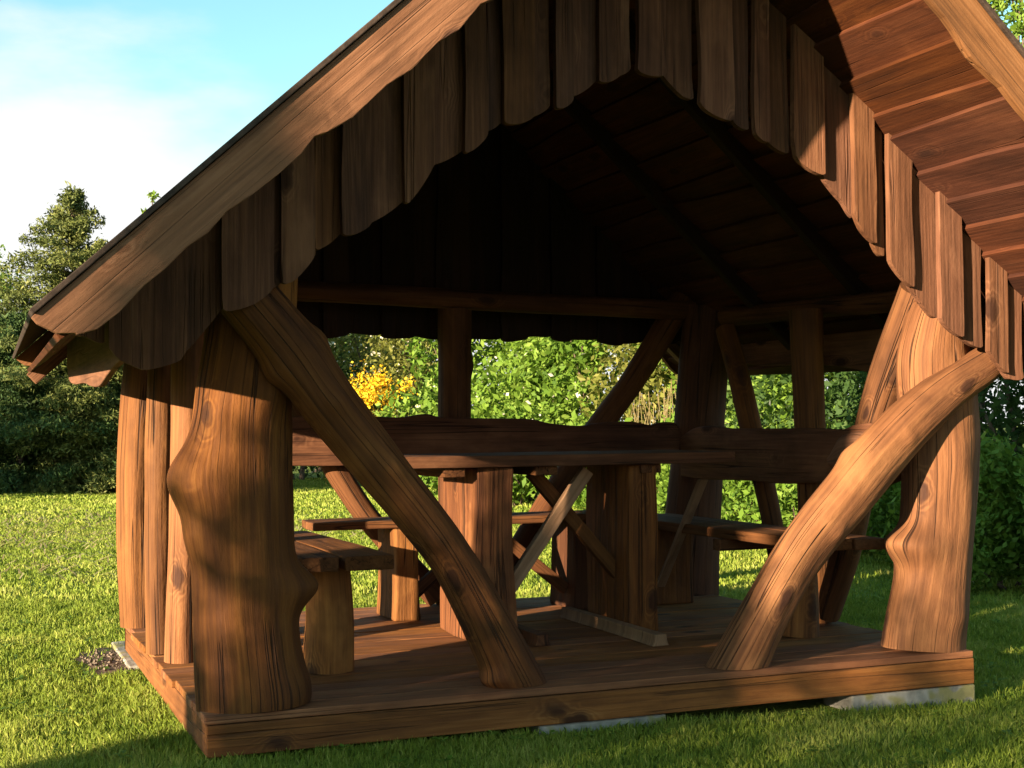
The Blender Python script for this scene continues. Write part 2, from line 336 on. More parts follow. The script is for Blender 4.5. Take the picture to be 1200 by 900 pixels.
def fast_mesh(name, V, F, lc=None):
    """V (N,3), F (M,k) numpy, lc per vertex"""
    me = bpy.data.meshes.new(name); me.vertices.add(len(V)); me.vertices.foreach_set('co', np.asarray(V, np.float32).ravel())
    k = F.shape[1]; me.loops.add(F.size); me.loops.foreach_set('vertex_index', F.astype(np.int32).ravel())
    me.polygons.add(len(F)); me.polygons.foreach_set('loop_start', (np.arange(len(F))*k).astype(np.int32)); me.polygons.foreach_set('loop_total', np.full(len(F), k, np.int32))
    me.update(calc_edges=True)
    if lc is not None:
        a = me.attributes.new('lc', 'FLOAT', 'POINT'); a.data.foreach_set('value', np.asarray(lc, np.float32))
    return me
# grass: one mesh of blades, denser near the shelter
def in_deck(x, y, e=.0): return (x > -e) & (x < 3.2+e) & (y > -e) & (y < 2.47+e)
def grass():
    Vs, Fs, Ls = [], [], []; nv = 0; fwd = math.atan2(AF[0], AF[1])
    for d0, d1, dens, h0, h1, w, ang in ((3.7, 6.2, 19000, .014, .046, .0022, .50), (6.2, 9.5, 7500, .016, .048, .0034, .50), (9.5, 17, 1700, .02, .052, .0068, .48), (17, 34, 380, .025, .06, .014, .46)):
        n = int(dens*ang*(d1*d1-d0*d0)); d = np.sqrt(RNG.random(n)*(d1*d1-d0*d0)+d0*d0); a = fwd+(RNG.random(n)*2-1)*ang
        x = CAM[0]+np.sin(a)*d; y = CAM[1]+np.cos(a)*d
        dx = x+.05; dy = y-2.3; dirt = ((dx/.21)**2+(dy/.42)**2) < 1+.5*np.sin(x*31)*np.cos(y*23)
        keep = ~in_deck(x, y, -.02) & ~(dirt & (RNG.random(n) > .06)); x = x[keep]; y = y[keep]; n = len(x)
        cl = vnoise(np.stack([x*3.1, y*3.1, 0*x], 1), 3)*.5+vnoise(np.stack([x*9, y*9, 0*x], 1), 4)*.5
        h = (h0+(h1-h0)*RNG.random(n)**1.6)*(1+.45*cl)
        tuft = np.clip(vnoise(np.stack([x*5.3+9, y*5.3, 0*x], 1), 14)-.75, 0, 1); h = h*(1+1.3*tuft)
        near = (np.abs(np.where(in_deck(x, y, .14), 1, 0)) > 0); h = np.where(near, h*1.08, h)      # taller where the mower misses
        ph = RNG.random(n)*6.28; lean = RNG.random(n)*.75; lz = RNG.random(n)*6.28; z = gz(x, y)-.004
        ww = w*(.7+.6*RNG.random(n)); wx = np.cos(ph)*ww; wy = np.sin(ph)*ww
        lx = np.cos(lz)*lean*h; ly = np.sin(lz)*lean*h
        b0 = np.stack([x-wx, y-wy, z], 1); b1 = np.stack([x+wx, y+wy, z], 1)
        m0 = np.stack([x-wx*.7+lx*.3, y-wy*.7+ly*.3, z+h*.55], 1); m1 = np.stack([x+wx*.7+lx*.3, y+wy*.7+ly*.3, z+h*.55], 1)
        tp = np.stack([x+lx, y+ly, z+h*(1-.25*lean)], 1)
        V = np.stack([b0, b1, m1, tp, m0], 1).reshape(-1, 3); i = np.arange(n)*5+nv
        F = np.stack([i, i+1, i+2, i+3, i+4], 1)
        lc = .42+.30*cl+RNG.normal(size=n)*.16+np.where(RNG.random(n) > .93, .45, 0)
        Vs.append(V); Fs.append(F); Ls.append(np.repeat(lc, 5)); nv += len(V)
    me = fast_mesh('grass', np.vstack(Vs), np.vstack(Fs), np.concatenate(Ls)); return tag(link('grass', me, M['grass']), 'short mown grass covering the lawn around the wooden shelter', 'grass', kind='stuff')
grass()
def weeds():
    V = []; lc = []; k = 0
    fwd = math.atan2(AF[0], AF[1])
    for i in range(420):
        d = math.sqrt(random.uniform(4.2**2, 9.5**2)); a = fwd+random.uniform(-.5, .5); x = CAM[0]+math.sin(a)*d; y = CAM[1]+math.cos(a)*d
        if -.03 < x < 3.23 and -.03 < y < 2.5: continue
        for j in range(random.randint(5, 11)):
            t = random.random()*6.28; q = random.uniform(.008, .035); z = float(gz(x, y))+random.uniform(.022, .040); s_ = random.uniform(.008, .017)
            cx, cy = x+math.cos(t)*q, y+math.sin(t)*q; c, s2 = math.cos(t)*s_, math.sin(t)*s_
            V += [(cx-c, cy-s2, z-.004), (cx+s2*.6, cy-c*.6, z), (cx+c, cy+s2, z+random.uniform(-.004, .006)), (cx-s2*.6, cy+c*.6, z)]; lc += [random.uniform(.1, .7)]*4
    V = np.array(V); i = np.arange(len(V)//4)*4; F = np.stack([i, i+1, i+2, i+3], 1)
    tag(link('clover', fast_mesh('clover', V, F, np.array(lc)), M['leaf']), 'small clover and broad leaved weeds scattered through the near lawn', 'weeds', kind='stuff')
weeds()
def dead_grass():
    V = []; F = []; lc = []; nv = 0
    for (cx, cy, rx, ry, n) in ((-.2, 9.5, 1.6, 2.2, 500), (.3, 12.5, 1.6, 2.4, 500), (-.1, 6.6, 1.0, 1.2, 160), (3.1, 10.5, 1.2, 1.6, 400)):
        x = cx+RNG.normal(size=n)*rx*.5; y = cy+RNG.normal(size=n)*ry*.5; z = gz(x, y)+.045+RNG.random(n)*.02; a = RNG.random(n)*6.28; l = .03+.05*RNG.random(n); w = .006
        c, s = np.cos(a), np.sin(a)
        q = np.stack([np.stack([x-c*l-s*w, y-s*l+c*w, z-.01], 1), np.stack([x-c*l+s*w, y-s*l-c*w, z-.01], 1), np.stack([x+c*l+s*w, y+s*l-c*w, z+.02], 1), np.stack([x+c*l-s*w, y+s*l+c*w, z+.02], 1)], 1).reshape(-1, 3)
        V.append(q); i = np.arange(n)*4+nv; F.append(np.stack([i, i+1, i+2, i+3], 1)); nv += 4*n; lc.append(np.repeat(RNG.random(n), 4))
    tag(link('grass_clippings', fast_mesh('grass_clippings', np.vstack(V), np.vstack(F), np.concatenate(lc)), M['reed']), 'dry straw coloured clippings lying on the sunlit lawn', 'grass clippings', kind='stuff')
dead_grass()
# bare soil patch with pebbles by the rear left corner
def dirt():
    n = 28; v = [(-.05, 2.3, float(gz(-.05, 2.3))+.012)]
    for i in range(n):
        a = i/n*6.283; k = 1+.14*math.sin(3*a+1)+.1*math.sin(5*a); x = -.05+math.cos(a)*.20*k; y = 2.3+math.sin(a)*.42*k; v.append((x, y, float(gz(x, y))+.003))
    me = bpy.data.meshes.new('soil'); me.from_pydata(v, [], [(0, i+1, (i+1) % n+1) for i in range(n)]); me.update()
    tag(link('soil', me, M['soil'], None, True), kind='structure')
    mb = MB(); 
    for i in range(260):
        a = random.random()*6.28; r = math.sqrt(random.random()); x = -.05+math.cos(a)*.17*r; y = 2.3+math.sin(a)*.38*r; s = .004+.009*random.random()**2; z = float(gz(x, y))+.012
        vs = [(x+s*dx*(.7+.6*random.random()), y+s*dy*(.7+.6*random.random()), z+s*.6*dz) for dx, dy, dz in ((1, 0, 0), (0, 1, 0), (-1, 0, 0), (0, -1, 0), (0, 0, 1.2), (0, 0, -1))]
        mb.add(vs, [(0, 1, 4), (1, 2, 4), (2, 3, 4), (3, 0, 4), (1, 0, 5), (2, 1, 5), (3, 2, 5), (0, 3, 5)], vs)
    tag(mb.build('gravel', M['stone'], bevel=0), 'loose pale gravel on the bare patch at the deck corner', 'gravel', kind='stuff')
dirt()

# ------------------------------------------------------------------ concrete pads
def pad(x0, x1, y0, y1, z0, z1, label):
    mb = MB(); mb.box((x0, y0, z0), (x1, y1, z1)); o = mb.build('concrete_pad', M['concrete'], bevel=.008); return tag(o, label, 'concrete block', 'concrete pads under the deck')
FT = -.139
pad(2.59, 3.215, .012, .22, -.36, FT-.006, 'mossy concrete pad under the right front corner of the deck')
pad(1.21, 1.74, .012, .22, -.36, FT-.004, 'grey concrete pad half sunk in grass below the middle of the front fascia')
pad(-.035, .22, 1.98, 2.78, -.36, FT-.004, 'pale concrete pad beside the bare gravel patch at the left rear corner')

# ------------------------------------------------------------------ the shelter
SH = empty('picnic_shelter', (1.6, 1.24, -.2), 'rustic open log picnic shelter with wavy edged boards and steep gable roof on the lawn', 'shelter')
W_, L_ = 3.2, 2.473
# deck
dk = empty('deck', (0, 0, 0)); dk.parent = SH; dk.location = Vector((0, 0, 0)) - SH.location
# the deck is a part: its floor carries the part, fascias are sub-parts
bpy.data.objects.remove(dk)
mb = MB(); y = 0.0; k = 0
bw = [.135, .15, .13, .16, .145, .15, .14, .16, .15, .13, .15, .16, .15, .16, .15, .16, .15, .16]
while y < L_-.02:
    w = min(bw[k % len(bw)], L_-y); e0 = random.uniform(-.012, .008); e1 = random.uniform(-.01, .01)
    mb.box((-.006+e0, y+.002, -.030), (W_+e1, y+w-.003, random.uniform(-.002, .001)), 'x'); y += w; k += 1
floor = mb.build('deck_floor', M['deck'], SH, bevel=.004)
def fascia(p0, p1, t, z0=FT, z1=-.033):
    mb = MB(); p0 = np.array(p0); p1 = np.array(p1); u = p1-p0; Ln = np.linalg.norm(u); u = u/Ln; n_ = np.array([u[1], -u[0]])
    mb.board((p0[0], p0[1], 0), (u[0], u[1], 0), (0, 0, 1), (-n_[0], -n_[1], 0), [(0, z0), (Ln, z0), (Ln, z1), (0, z1)], t, 'x'); return mb.build('fascia_board', M['deck'], floor, bevel=.004)
fascia((0, 0), (W_, 0), .045); fascia((W_, .047), (W_, L_), .045); fascia((0, L_), (0, .047), .045); fascia((W_, L_-.0), (.0, L_-.0), .045)

# ---- posts
def profile_post(name, mat, ypl, Lp, Rp, rb, ztop, bumps=(), yc=None, seed=1, rough=.008, n=56, seg=110):
    """post whose left and right silhouettes were measured as (x, z) in the plane y = ypl"""
    Lw = np.array([at(x, y, 1, ypl)[[0, 2]] for x, y in Lp]); Rw = np.array([at(x, y, 1, ypl)[[0, 2]] for x, y in Rp])
    zs = np.linspace(0, ztop, 52)
    def f(A):
        A = A[np.argsort(A[:, 1])]; return np.interp(zs, A[:, 1], A[:, 0])
    xl, xr = f(Lw), f(Rw); ker = np.array([.25, .5, .25])
    for _ in range(3): xl = np.convolve(np.pad(xl, 1, 'edge'), ker, 'valid'); xr = np.convolve(np.pad(xr, 1, 'edge'), ker, 'valid')
    path = [((a+b)/2, ypl, z) for a, b, z in zip(xl, xr, zs)]
    rbv = rb if np.ndim(rb) else [rb]*len(zs)
    return log(name, mat, SH, path, (xr-xl)/2, rbv, side=(0, 1, 0), n=n, seg=seg, rough=rough, bumps=bumps, seed=seed)
profile_post('post', M['log_brown'], .15,
    [(232, 832), (227, 750), (224, 680), (224, 625), (222, 570), (224, 500), (228, 460), (236, 420), (242, 390), (246, 300), (246, 240)],
    [(358, 826), (354, 775), (350, 742), (346, 715), (344, 680), (342, 610), (341, 560), (342, 480), (345, 430), (347, 380), (349, 330), (350, 240)],
    [.15, .14, .13, .13, .14, .13, .13, .13, .12, .12], 1.66, seed=4, n=80, seg=150,
    bumps=((.238, -.15, .080, .075, .75), (.475, -2.95, .088, .115, .8), (.36, -2.9, .03, .09, .7), (.66, -1.25, .035, .09, .35), (.30, -1.5, .014, .12, .3), (.02, -.6, .03, .08, .8), (.60, -2.2, .012, .05, .25)))
profile_post('post', M['log'], .13,
    [(1035, 764), (1040, 730), (1048, 700), (1054, 660), (1060, 610), (1062, 560), (1059, 480), (1055, 420), (1065, 380), (1082, 340), (1090, 250)],
    [(1125, 768), (1131, 700), (1137, 600), (1140, 520), (1139, 470), (1131, 410), (1124, 375), (1120, 330), (1120, 250)],
    .13, 1.62, seed=9, n=80, seg=150, bumps=((.262, -2.85, .112, .072, .75), (.70, -.3, .018, .05, .4), (.10, -1.2, .012, .06, .5), (.5, -1.6, .012, .1, .3)))
# side and rear posts, measured widths
def simple_post(base, top, ra, rb, seed, mat='log', bumps=(), bow=(0, 0), rough=.012):
    b = np.array(base, float); t = np.array(top, float); mid = (b+t)/2+np.array([bow[0], bow[1], 0])
    return log('post', M[mat], SH, [b, (b+mid)/2+np.array([bow[0], bow[1], 0])*.25, mid, (mid+t)/2+np.array([bow[0], bow[1], 0])*.25, t], ra, rb, side=(0, 1, 0), seed=seed, bumps=bumps, rough=rough)
simple_post((.045, 2.30, 0), (.09, 2.30, 1.6), [.085, .092, .092, .085, .075], [.11, .12, .12, .11], 21, bow=(-.03, 0))
simple_post((.035, 1.40, 0), (.06, 1.50, 1.5), [.062, .06, .055, .05], .07, 22, bow=(-.015, 0))
simple_post((.085, 1.16, 0), (.12, 1.16, 1.5), [.068, .06, .062, .075], .08, 23, bow=(.0, 0), bumps=((.5, -1.6, .02, .06, .4),))
simple_post((1.72, 2.38, 0), (1.735, 2.38, 1.66), [.095, .09, .088, .088, .09], .09, 24, 'log_red', bumps=((.78, 0, .02, .05, .5),))
simple_post((3.10, 2.27, 0), (3.27, 2.30, 1.64), [.18, .165, .15, .145, .14], [.14, .13, .12], 25, 'log_red', bow=(.0, 0))
simple_post((3.10, 1.00, 0), (3.08, 1.02, 1.52), [.075, .07, .072, .082], .08, 26)
# ---- braces
def px_path(pts, axis, val): return [at(x, y, axis, val) for x, y in pts]
# big crooked brace, front left
P = px_path([(300, 372), (332, 414), (376, 474), (432, 540), (486, 604), (528, 660), (570, 735), (604, 800)], 1, .12)
P[0] += np.array([-.07, .0, .075]); P[-1][2] = -.0
for i_, q_ in enumerate(P): q_[1] = np.interp(i_, [0, 2, 4, 7], [-.02, .0, .05, .12])
log('brace', M['log_brown'], SH, P, [.100, .106, .104, .100, .097, .088, .084, .080, .088, .10, .112], [.09, .10, .095, .09, .085, .08, .085, .095], side=(0, 1, 0), seg=110, n=48, seed=31,
    bumps=((.16, 2.9, .030, .06, .6), (.16, -.2, .028, .06, .6), (.27, -1.6, .02, .035, .35), (.45, -1.8, .012, .05, .35), (.62, -1.2, .012, .04, .35), (.97, -.5, .02, .05, .8)), cut1=(2, .0))
P = px_path([(1150, 424), (1095, 462), (1040, 515), (985, 582), (940, 645), (908, 705), (872, 776)], 1, .05)
P[-1][2] = 0
for i_, q_ in enumerate(P): q_[1] = np.interp(i_, [0, 3, 6], [.01, .02, .10])
log('brace', M['log'], SH, P, [.078, .088, .102, .112, .110, .104, .102, .112], [.08, .09, .095, .095, .09, .09, .10], side=(0, 1, 0), seg=120, n=56, seed=32, bumps=((.33, -1.6, .010, .03, .3), (.62, -2.0, .010, .04, .3), (.45, .4, .012, .05, .4)), cut1=(2, 0.0))
def side_brace(pts, x, r, seed, mat='log_red'):
    P = px_path(pts, 0, x); P[-1][2] = max(P[-1][2], 0); return log('brace', M[mat], SH, P, r, r, side=(1, 0, 0), seg=60, n=30, seed=seed)
side_brace([(1078, 340), (1048, 420), (1028, 480), (1008, 560), (992, 640), (968, 720)], 3.10, [.085, .085, .08, .07, .065], 33, 'log')
side_brace([(850, 385), (866, 440), (880, 500), (896, 570), (908, 630), (918, 690)], 3.10, [.055, .06, .055, .05], 34)
def rear_brace(pts, y, r, seed):
    P = px_path(pts, 1, y); P[-1][2] = max(P[-1][2], 0); return log('brace', M['log_red'], SH, P, r, r, side=(0, 1, 0), seg=60, n=30, seed=seed)
rear_brace([(800, 350), (745, 440), (706, 495), (665, 555), (620, 625), (585, 690)], 2.38, [.075, .07, .07, .065, .07], 35)
rear_brace([(310, 400), (355, 480), (394, 550), (430, 605), (468, 650), (512, 700)], 2.38, [.07, .068, .06, .058, .065], 36)
# inner backrest supports (light sawn struts) on the right
# ---- roof
M_, ZR, XC = .9258, 3.276, 1.6
YF, YB = -.876, 3.22
def zr(x): return ZR-M_*abs(x-XC)
cs, sn = 1/math.hypot(1, M_), M_/math.hypot(1, M_)
XE = 2.18
for sgn in (-1, 1):
    u = np.array([sgn*cs, 0, -sn]); nrm = np.array([sgn*sn, 0, cs])       # down-slope and outward normal
    Ls = XE/cs; mb = MB(); s = 0.0; k = 0; r_ = random.Random(5+sgn)
    widths = []
    while s < Ls: widths.append(r_.choice([.12, .15, .19, .16, .13])); s += widths[-1]
    widths = widths[::-1]; s = Ls
    for w in widths:       # from the eave upwards; each upper board laps over the top edge of the lower one
        s0 = max(s-w-.035, .0); s1 = s
        e1 = s1-.0; nseg = 22; ylo = [(YF+.036+(YB-YF-.072)*i/nseg) for i in range(nseg+1)]
        wv = wavy((0, 0), (4, 0), nseg+1, .012, r_.randrange(9999), .6)
        ct = (lambda yy: Ls-.125*(yy-YF)/(YB-YF)) if s1 > Ls-.01 else (lambda yy: s1)
        pts = [(yy, s0+wv[i]) for i, yy in enumerate(ylo)]+[(yy, ct(yy)) for yy in ylo[::-1]]
        # board plane tilted: lower (down-slope) edge sits on top of the next, upper edge beneath the following board
        ang = .026/(s1-s0); uu = u*math.cos(ang)-nrm*(-math.sin(ang)); uu /= np.linalg.norm(uu); nn = np.cross(uu, [0, 1, 0]) if sgn > 0 else np.cross([0, 1, 0], uu)
        if nn[2] < 0: nn = -nn
        o = np.array([XC, 0, ZR])-nrm*.108+u*s0
        mb.board(o-uu*s0, (0, 1, 0), uu, nn, pts, .022, 'x'); s -= w
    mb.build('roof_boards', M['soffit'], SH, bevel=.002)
    mb = MB(); o = np.array([XC, 0, ZR]); a = u*(Ls+.02); 
    mb.board(o+nrm*.012, (0, 1, 0), u, nrm, [(YF-.012, -.0), (YB+.012, -.0), (YB+.012, Ls-.12), (YF-.012, Ls+.004)], .016, 'x')
    mb.build('roof_covering', M['felt'], SH, bevel=.003)
# ridge pole and rafters
log('ridge_pole', M['board_shaded'], SH, [(XC, YF+.05, ZR-.22), (XC+.02, 1.2, ZR-.235), (XC, YB-.05, ZR-.22)], .07, .07, side=(0, 0, 1), seg=30, n=20)
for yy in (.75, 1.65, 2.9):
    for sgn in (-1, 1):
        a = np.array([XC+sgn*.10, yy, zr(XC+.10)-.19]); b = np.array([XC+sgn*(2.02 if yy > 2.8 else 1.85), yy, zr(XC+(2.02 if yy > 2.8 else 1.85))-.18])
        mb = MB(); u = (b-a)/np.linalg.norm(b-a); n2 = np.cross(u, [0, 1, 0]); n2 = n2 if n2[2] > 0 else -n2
        mb.board(a, u, n2, (0, 1, 0), [(0, -.03), (np.linalg.norm(b-a), -.03), (np.linalg.norm(b-a), .04), (0, .04)], .06, 'x'); mb.build('rafter', M['barge'] if yy > 2.8 else M['board_shaded'], SH)
# wall plates
log('wall_plate', M['log_red'], SH, [at(300, 338, 1, 2.32), at(560, 352, 1, 2.32), at(870, 368, 1, 2.32)], .055, .055, side=(0, 1, 0), seg=50, n=24)
log('wall_plate', M['log_red'], SH, [at(1070, 350, 0, 3.22), at(960, 361, 0, 3.22), at(850, 371, 0, 3.22)], [.052, .05, .055], .05, side=(1, 0, 0), seg=50, n=24)
log('wall_plate', M['log_red'], SH, [(.02, .1, 1.63), (.02, 1.2, 1.61), (.03, 2.5, 1.63)], .06, .06, side=(1, 0, 0), seg=40, n=24)
# ---- gable cladding
def cladding(name, yp, dirn, edges, zbot, mat, seed, amp=.013, slot=.010):
    """vertical waney boards; zbot(x) is the lower arch line; the top follows the roof boards"""
    mb = MB(); r = random.Random(seed)
    for i in range(len(edges)-1):
        x0, x1 = edges[i], edges[i+1]; back = (i+1) % 2
        if back: x0 += r.choice((-.018, slot)); x1 -= r.choice((-.018, slot))
        n = 16; w = x1-x0; out = []
        for k in range(n+1):
            f = k/n; x = x0+w*f
            lobe = amp*(math.sin(math.pi*f)**.8)-amp*.5
            # rounded lower corners
            rc = .30*w*max(0, abs(f-.5)*2-.72)**2*2.2
            out.append([x, zbot(x)-lobe+rc+(.012 if back else -.004)])
        ztl = min(zr(x0), ZR)-.118; ztr = zr(x1)-.118
        zb0, zb1 = out[0][1], out[-1][1]
        m_ = 10; wr = wavy((0, 0), (0, max(.3, ztr-zb1)), m_+1, .0075, r.randrange(9999), .9); wl = wavy((0, 0), (0, max(.3, ztl-zb0)), m_+1, .0075, r.randrange(9999), .9)
        right = [(x1+wr[k], zb1+(ztr-zb1)*k/m_) for k in range(1, m_+1)] if ztr > zb1 else []
        left = [(x0+wl[k], zb0+(ztl-zb0)*k/m_) for k in range(m_, 0, -1)] if ztl > zb0 else []
        top = []
        if x0 < XC < x1: top = [(XC, ZR-.118)]
        # keep the bottom under the roof line at the low ends
        out = [(x, min(z, zr(x)-.13)) for x, z in out]
        mb.board((0, yp+dirn*(.040 if back else r.uniform(0, .010)), 0), (1, 0, 0), (0, 0, 1), (0, dirn, 0), out+right+top+left, .028, 'y')
    return mb.build(name, mat, SH, bevel=.003)
GY = -.15
arch = [(100, 395), (140, 420), (170, 430), (215, 422), (245, 385), (262, 366), (300, 352), (345, 326), (370, 301), (402, 276), (440, 262), (480, 236), (508, 196), (548, 178), (590, 145), (625, 138), (673, 118), (705, 95), (748, 83), (782, 88), (806, 112), (830, 127), (862, 142), (905, 166), (932, 184), (968, 206), (995, 236), (1010, 265), (1040, 300), (1076, 340), (1100, 372), (1130, 396), (1165, 415), (1190, 445), (1235, 455), (1290, 448), (1330, 420)]
AW = np.array([at(x, y, 1, GY)[[0, 2]] for x, y in arch]); AW = AW[np.argsort(AW[:, 0])]
zb_f = lambda x: float(np.interp(x, AW[:, 0], AW[:, 1]))
def ex(px_list): return [float(at(x, y, 1, GY)[0]) for x, y in px_list]
edges = ex([(60, 380), (128, 410), (218, 415), (262, 365), (322, 340), (332, 330), (402, 276), (436, 265), (510, 195), (545, 180), (592, 142), (627, 137), (673, 118), (703, 95), (748, 83), (782, 88), (822, 122), (862, 142), (905, 166), (934, 186), (968, 206), (1003, 250), (1046, 305), (1074, 338), (1130, 395), (1162, 414), (1210, 450), (1262, 450), (1330, 420)])
e2 = [edges[0]]
for a_, b_ in zip(edges[:-1], edges[1:]):      # wide gaps hold two boards
    if b_-a_ > .150 and a_ > .05: e2.append(a_+(b_-a_)*random.uniform(.42, .60))
    e2.append(b_)
edges = e2
cladding('gable_cladding', GY, 1, edges, zb_f, M['board'], 5)
# rear gable: low straight wavy line
zb_r = lambda x: 1.452+.012*math.sin(x*6)+.006*math.sin(x*17)
ed = [-.42]
while ed[-1] < 3.6: ed.append(ed[-1]+random.uniform(.12, .2))
cladding('gable_cladding', 2.56, 1, ed, zb_r, M['board_shaded'], 8, amp=.006, slot=-.018)
# ---- barge boards: waney lower edge measured on the left, mirrored with changes on the right
lowL = [(85, 388), (110, 381), (135, 362), (165, 330), (190, 310), (215, 285), (240, 268), (262, 243), (290, 225), (322, 200), (350, 175), (365, 155), (380, 150), (410, 133), (450, 95), (480, 76), (510, 45), (535, 30), (560, 0)]
def barge(sgn, yb, low, seed, name='bargeboard'):
    """low: list of (distance along slope from the eave end, width below the roof line)"""
    mb = MB(); u = np.array([-sgn*cs, 0, sn]); nrm = np.array([sgn*sn, 0, cs]); o = np.array([XC+sgn*(XE+.01), yb, zr(XC+XE+.01)])+nrm*.010
    Ls = (XE+.01)/cs; out = [(a, -w) for a, w in low]
    # stop at the ridge: plumb cut
    top = [(Ls, .0), (low[0][0]+.001, 0.0)]
    out = [q for q in out if q[0] < Ls-out[-1][1]]+[(Ls+.11*M_*(-1)**0*0-.11*0-.0-.14*sn/cs*0, -.16)]
    out[-1] = (Ls-.16*M_, -.16)
    mb.board(o, u, nrm, (0, 1, 0), out+top, .034, 'x'); return mb.build(name, M['barge'], SH, bevel=.005)
LB = []
for x, y in lowL:
    q = at(x, y, 1, YF); u = np.array([cs, sn]); d = np.array([q[0]-(XC-XE-.01), q[2]-zr(XC-XE-.01)]); a = d@u; w = -(d@np.array([-sn, cs])); LB.append((float(a), float(w)+.010+.014))
r_ = random.Random(3)
ext = LB[:]
while ext[-1][0] < 2.9: ext.append((ext[-1][0]+.09, .155+.02*math.sin(ext[-1][0]*9)+.01*r_.random()))
ext = [(0.0, .022), (.02, .075), (.055, .105)]+ext
barge(-1, YF, ext, 1)
RB = [(0, .02), (.03, .06), (.08, .10)]; a = .14
while a < 2.9: RB.append((a, .150+.012*math.sin(a*8+1)+.007*math.sin(a*23+2)+.006*r_.random())); a += .055
barge(1, YF, RB, 2)
for s_ in (-1, 1): barge(s_, YB-.034, [(.14, .0), (.15, .06)]+[(.2+.07*i, .125+.015*math.sin(i*.9+s_)) for i in range(40)], 3)
# ---- eave boards with wavy lower edges
def eave(x, ys, zb, ztop, dirn):
    mb = MB(); pts = [(y, z) for y, z in zip(ys, zb)]
    Y = np.linspace(ys[0], ys[-1], 40); Z = np.interp(Y, ys, zb)+.008*np.sin(Y*5.3)
    mb.board((x, 0, 0), (0, 1, 0), (0, 0, 1), (dirn, 0, 0), list(zip(Y, Z))+[(ys[-1], ztop), (ys[0], ztop)], .026, 'x'); return mb.build('eave_board', M['barge'], SH)
zt = zr(XC-1.85)-.135
eave(-.25, [-.10, .3, .8, 1.2, 1.8, 2.35, 2.50], [1.20, 1.17, 1.135, 1.14, 1.17, 1.20, 1.28], zt, -1)
eave(3.45, [-.10, .4, .8, 1.15, 1.5, 1.9, 2.3, 2.52], [1.19, 1.17, 1.19, 1.24, 1.27, 1.29, 1.33, 1.35], zt, 1)
# ---- backrests (planks fixed to the posts)
def plank(name, axis, val, top, bot, thick, mat, parent, back=1):
    """outline measured in a plane; top and bottom edges as pixel lists"""
    T = [at(x, y, axis, val) for x, y in top]; B = [at(x, y, axis, val) for x, y in bot]; j = 1-axis
    def dens(A):
        A = np.array([(q[j], q[2]) for q in A]); return catmull(A, max(12, 5*len(A)))
    mb = MB(); out = [tuple(q) for q in dens(B)]+[tuple(q) for q in dens(T)[::-1]]; o = [0, 0, 0]; o[axis] = val; ux = [0, 0, 0]; ux[j] = 1; th = [0, 0, 0]; th[axis] = back
    mb.board(o, ux, (0, 0, 1), th, out, thick, 'x'); return mb.build(name, mat, parent, bevel=.008)
plank('backrest', 1, 2.24, [(250, 492), (345, 488), (400, 489), (440, 488), (470, 489), (500, 485), (518, 489), (560, 490), (620, 491), (645, 496), (680, 499), (700, 496), (740, 494), (762, 498), (775, 495), (792, 496), (799, 510)],
      [(250, 545), (345, 546), (400, 546), (440, 541), (500, 541), (620, 541), (700, 541), (798, 528)], .05, M['seat'], SH)
plank('backrest', 0, 2.99, [(797, 512), (812, 502), (830, 499), (850, 502), (900, 502), (950, 502), (985, 503), (1000, 498), (1022, 496), (1045, 505), (1056, 520)],
      [(797, 558), (830, 562), (870, 563), (920, 567), (960, 566), (1000, 573), (1040, 566), (1056, 550)], .06, M['seat'], SH)
log('burl', M['barge'], SH, [at(975, 540, 0, 2.98), at(1000, 533, 0, 2.99), at(1040, 531, 0, 3.0)], [.02, .10, .105, .07], [.03, .045, .05, .03], side=(1, 0, 0), seg=26, n=26, seed=77)

# ------------------------------------------------------------------ table
TB = empty('picnic_table', (1.82, 1.3, 0), 'heavy plank picnic table with crossed struts standing in the middle of the shelter', 'table')
zt1 = .832; mb = MB()
for (y0, y1) in ((1.0, 1.22), (1.226, 1.44), (1.446, 1.66)):
    n = 24; x0, x1 = 1.0, 2.66; xs = np.linspace(x0, x1, n); wv = wavy((0, 0), (1.7, 0), n, .006, int(y0*100), 1)
    mb.board((0, 0, zt1-.052), (1, 0, 0), (0, 1, 0), (0, 0, 1), [(x, y0+(wv[i] if y0 == 1.0 else 0)) for i, x in enumerate(xs)]+[(x1+random.uniform(-.02, .02), y1), (x0, y1)], .052, 'x')
top = mb.build('tabletop', M['seat'], TB)
for (x0, x1) in ((1.635, 1.745), (2.17, 2.275), (1.2, 1.30)):
    mb = MB(); mb.box((x0, 1.03, zt1-.094), (x1, 1.63, zt1-.0525), 'y'); mb.build('cleat', M['seat'], TB)
def slab_leg(x0, x1, y0, y1, z1, parent, seed, z0=0.0, flare=.012, mat='log_red'):
    return log('leg', M[mat], parent, [((x0+x1)/2, (y0+y1)/2, z0), ((x0+x1)/2+.004, (y0+y1)/2, z1/2), ((x0+x1)/2, (y0+y1)/2, z1)], [(x1-x0)/2+flare, (x1-x0)/2, (x1-x0)/2], [(y1-y0)/2, (y1-y0)/2], side=(0, 1, 0), seg=40, n=8*6, seed=seed, rough=.006) 
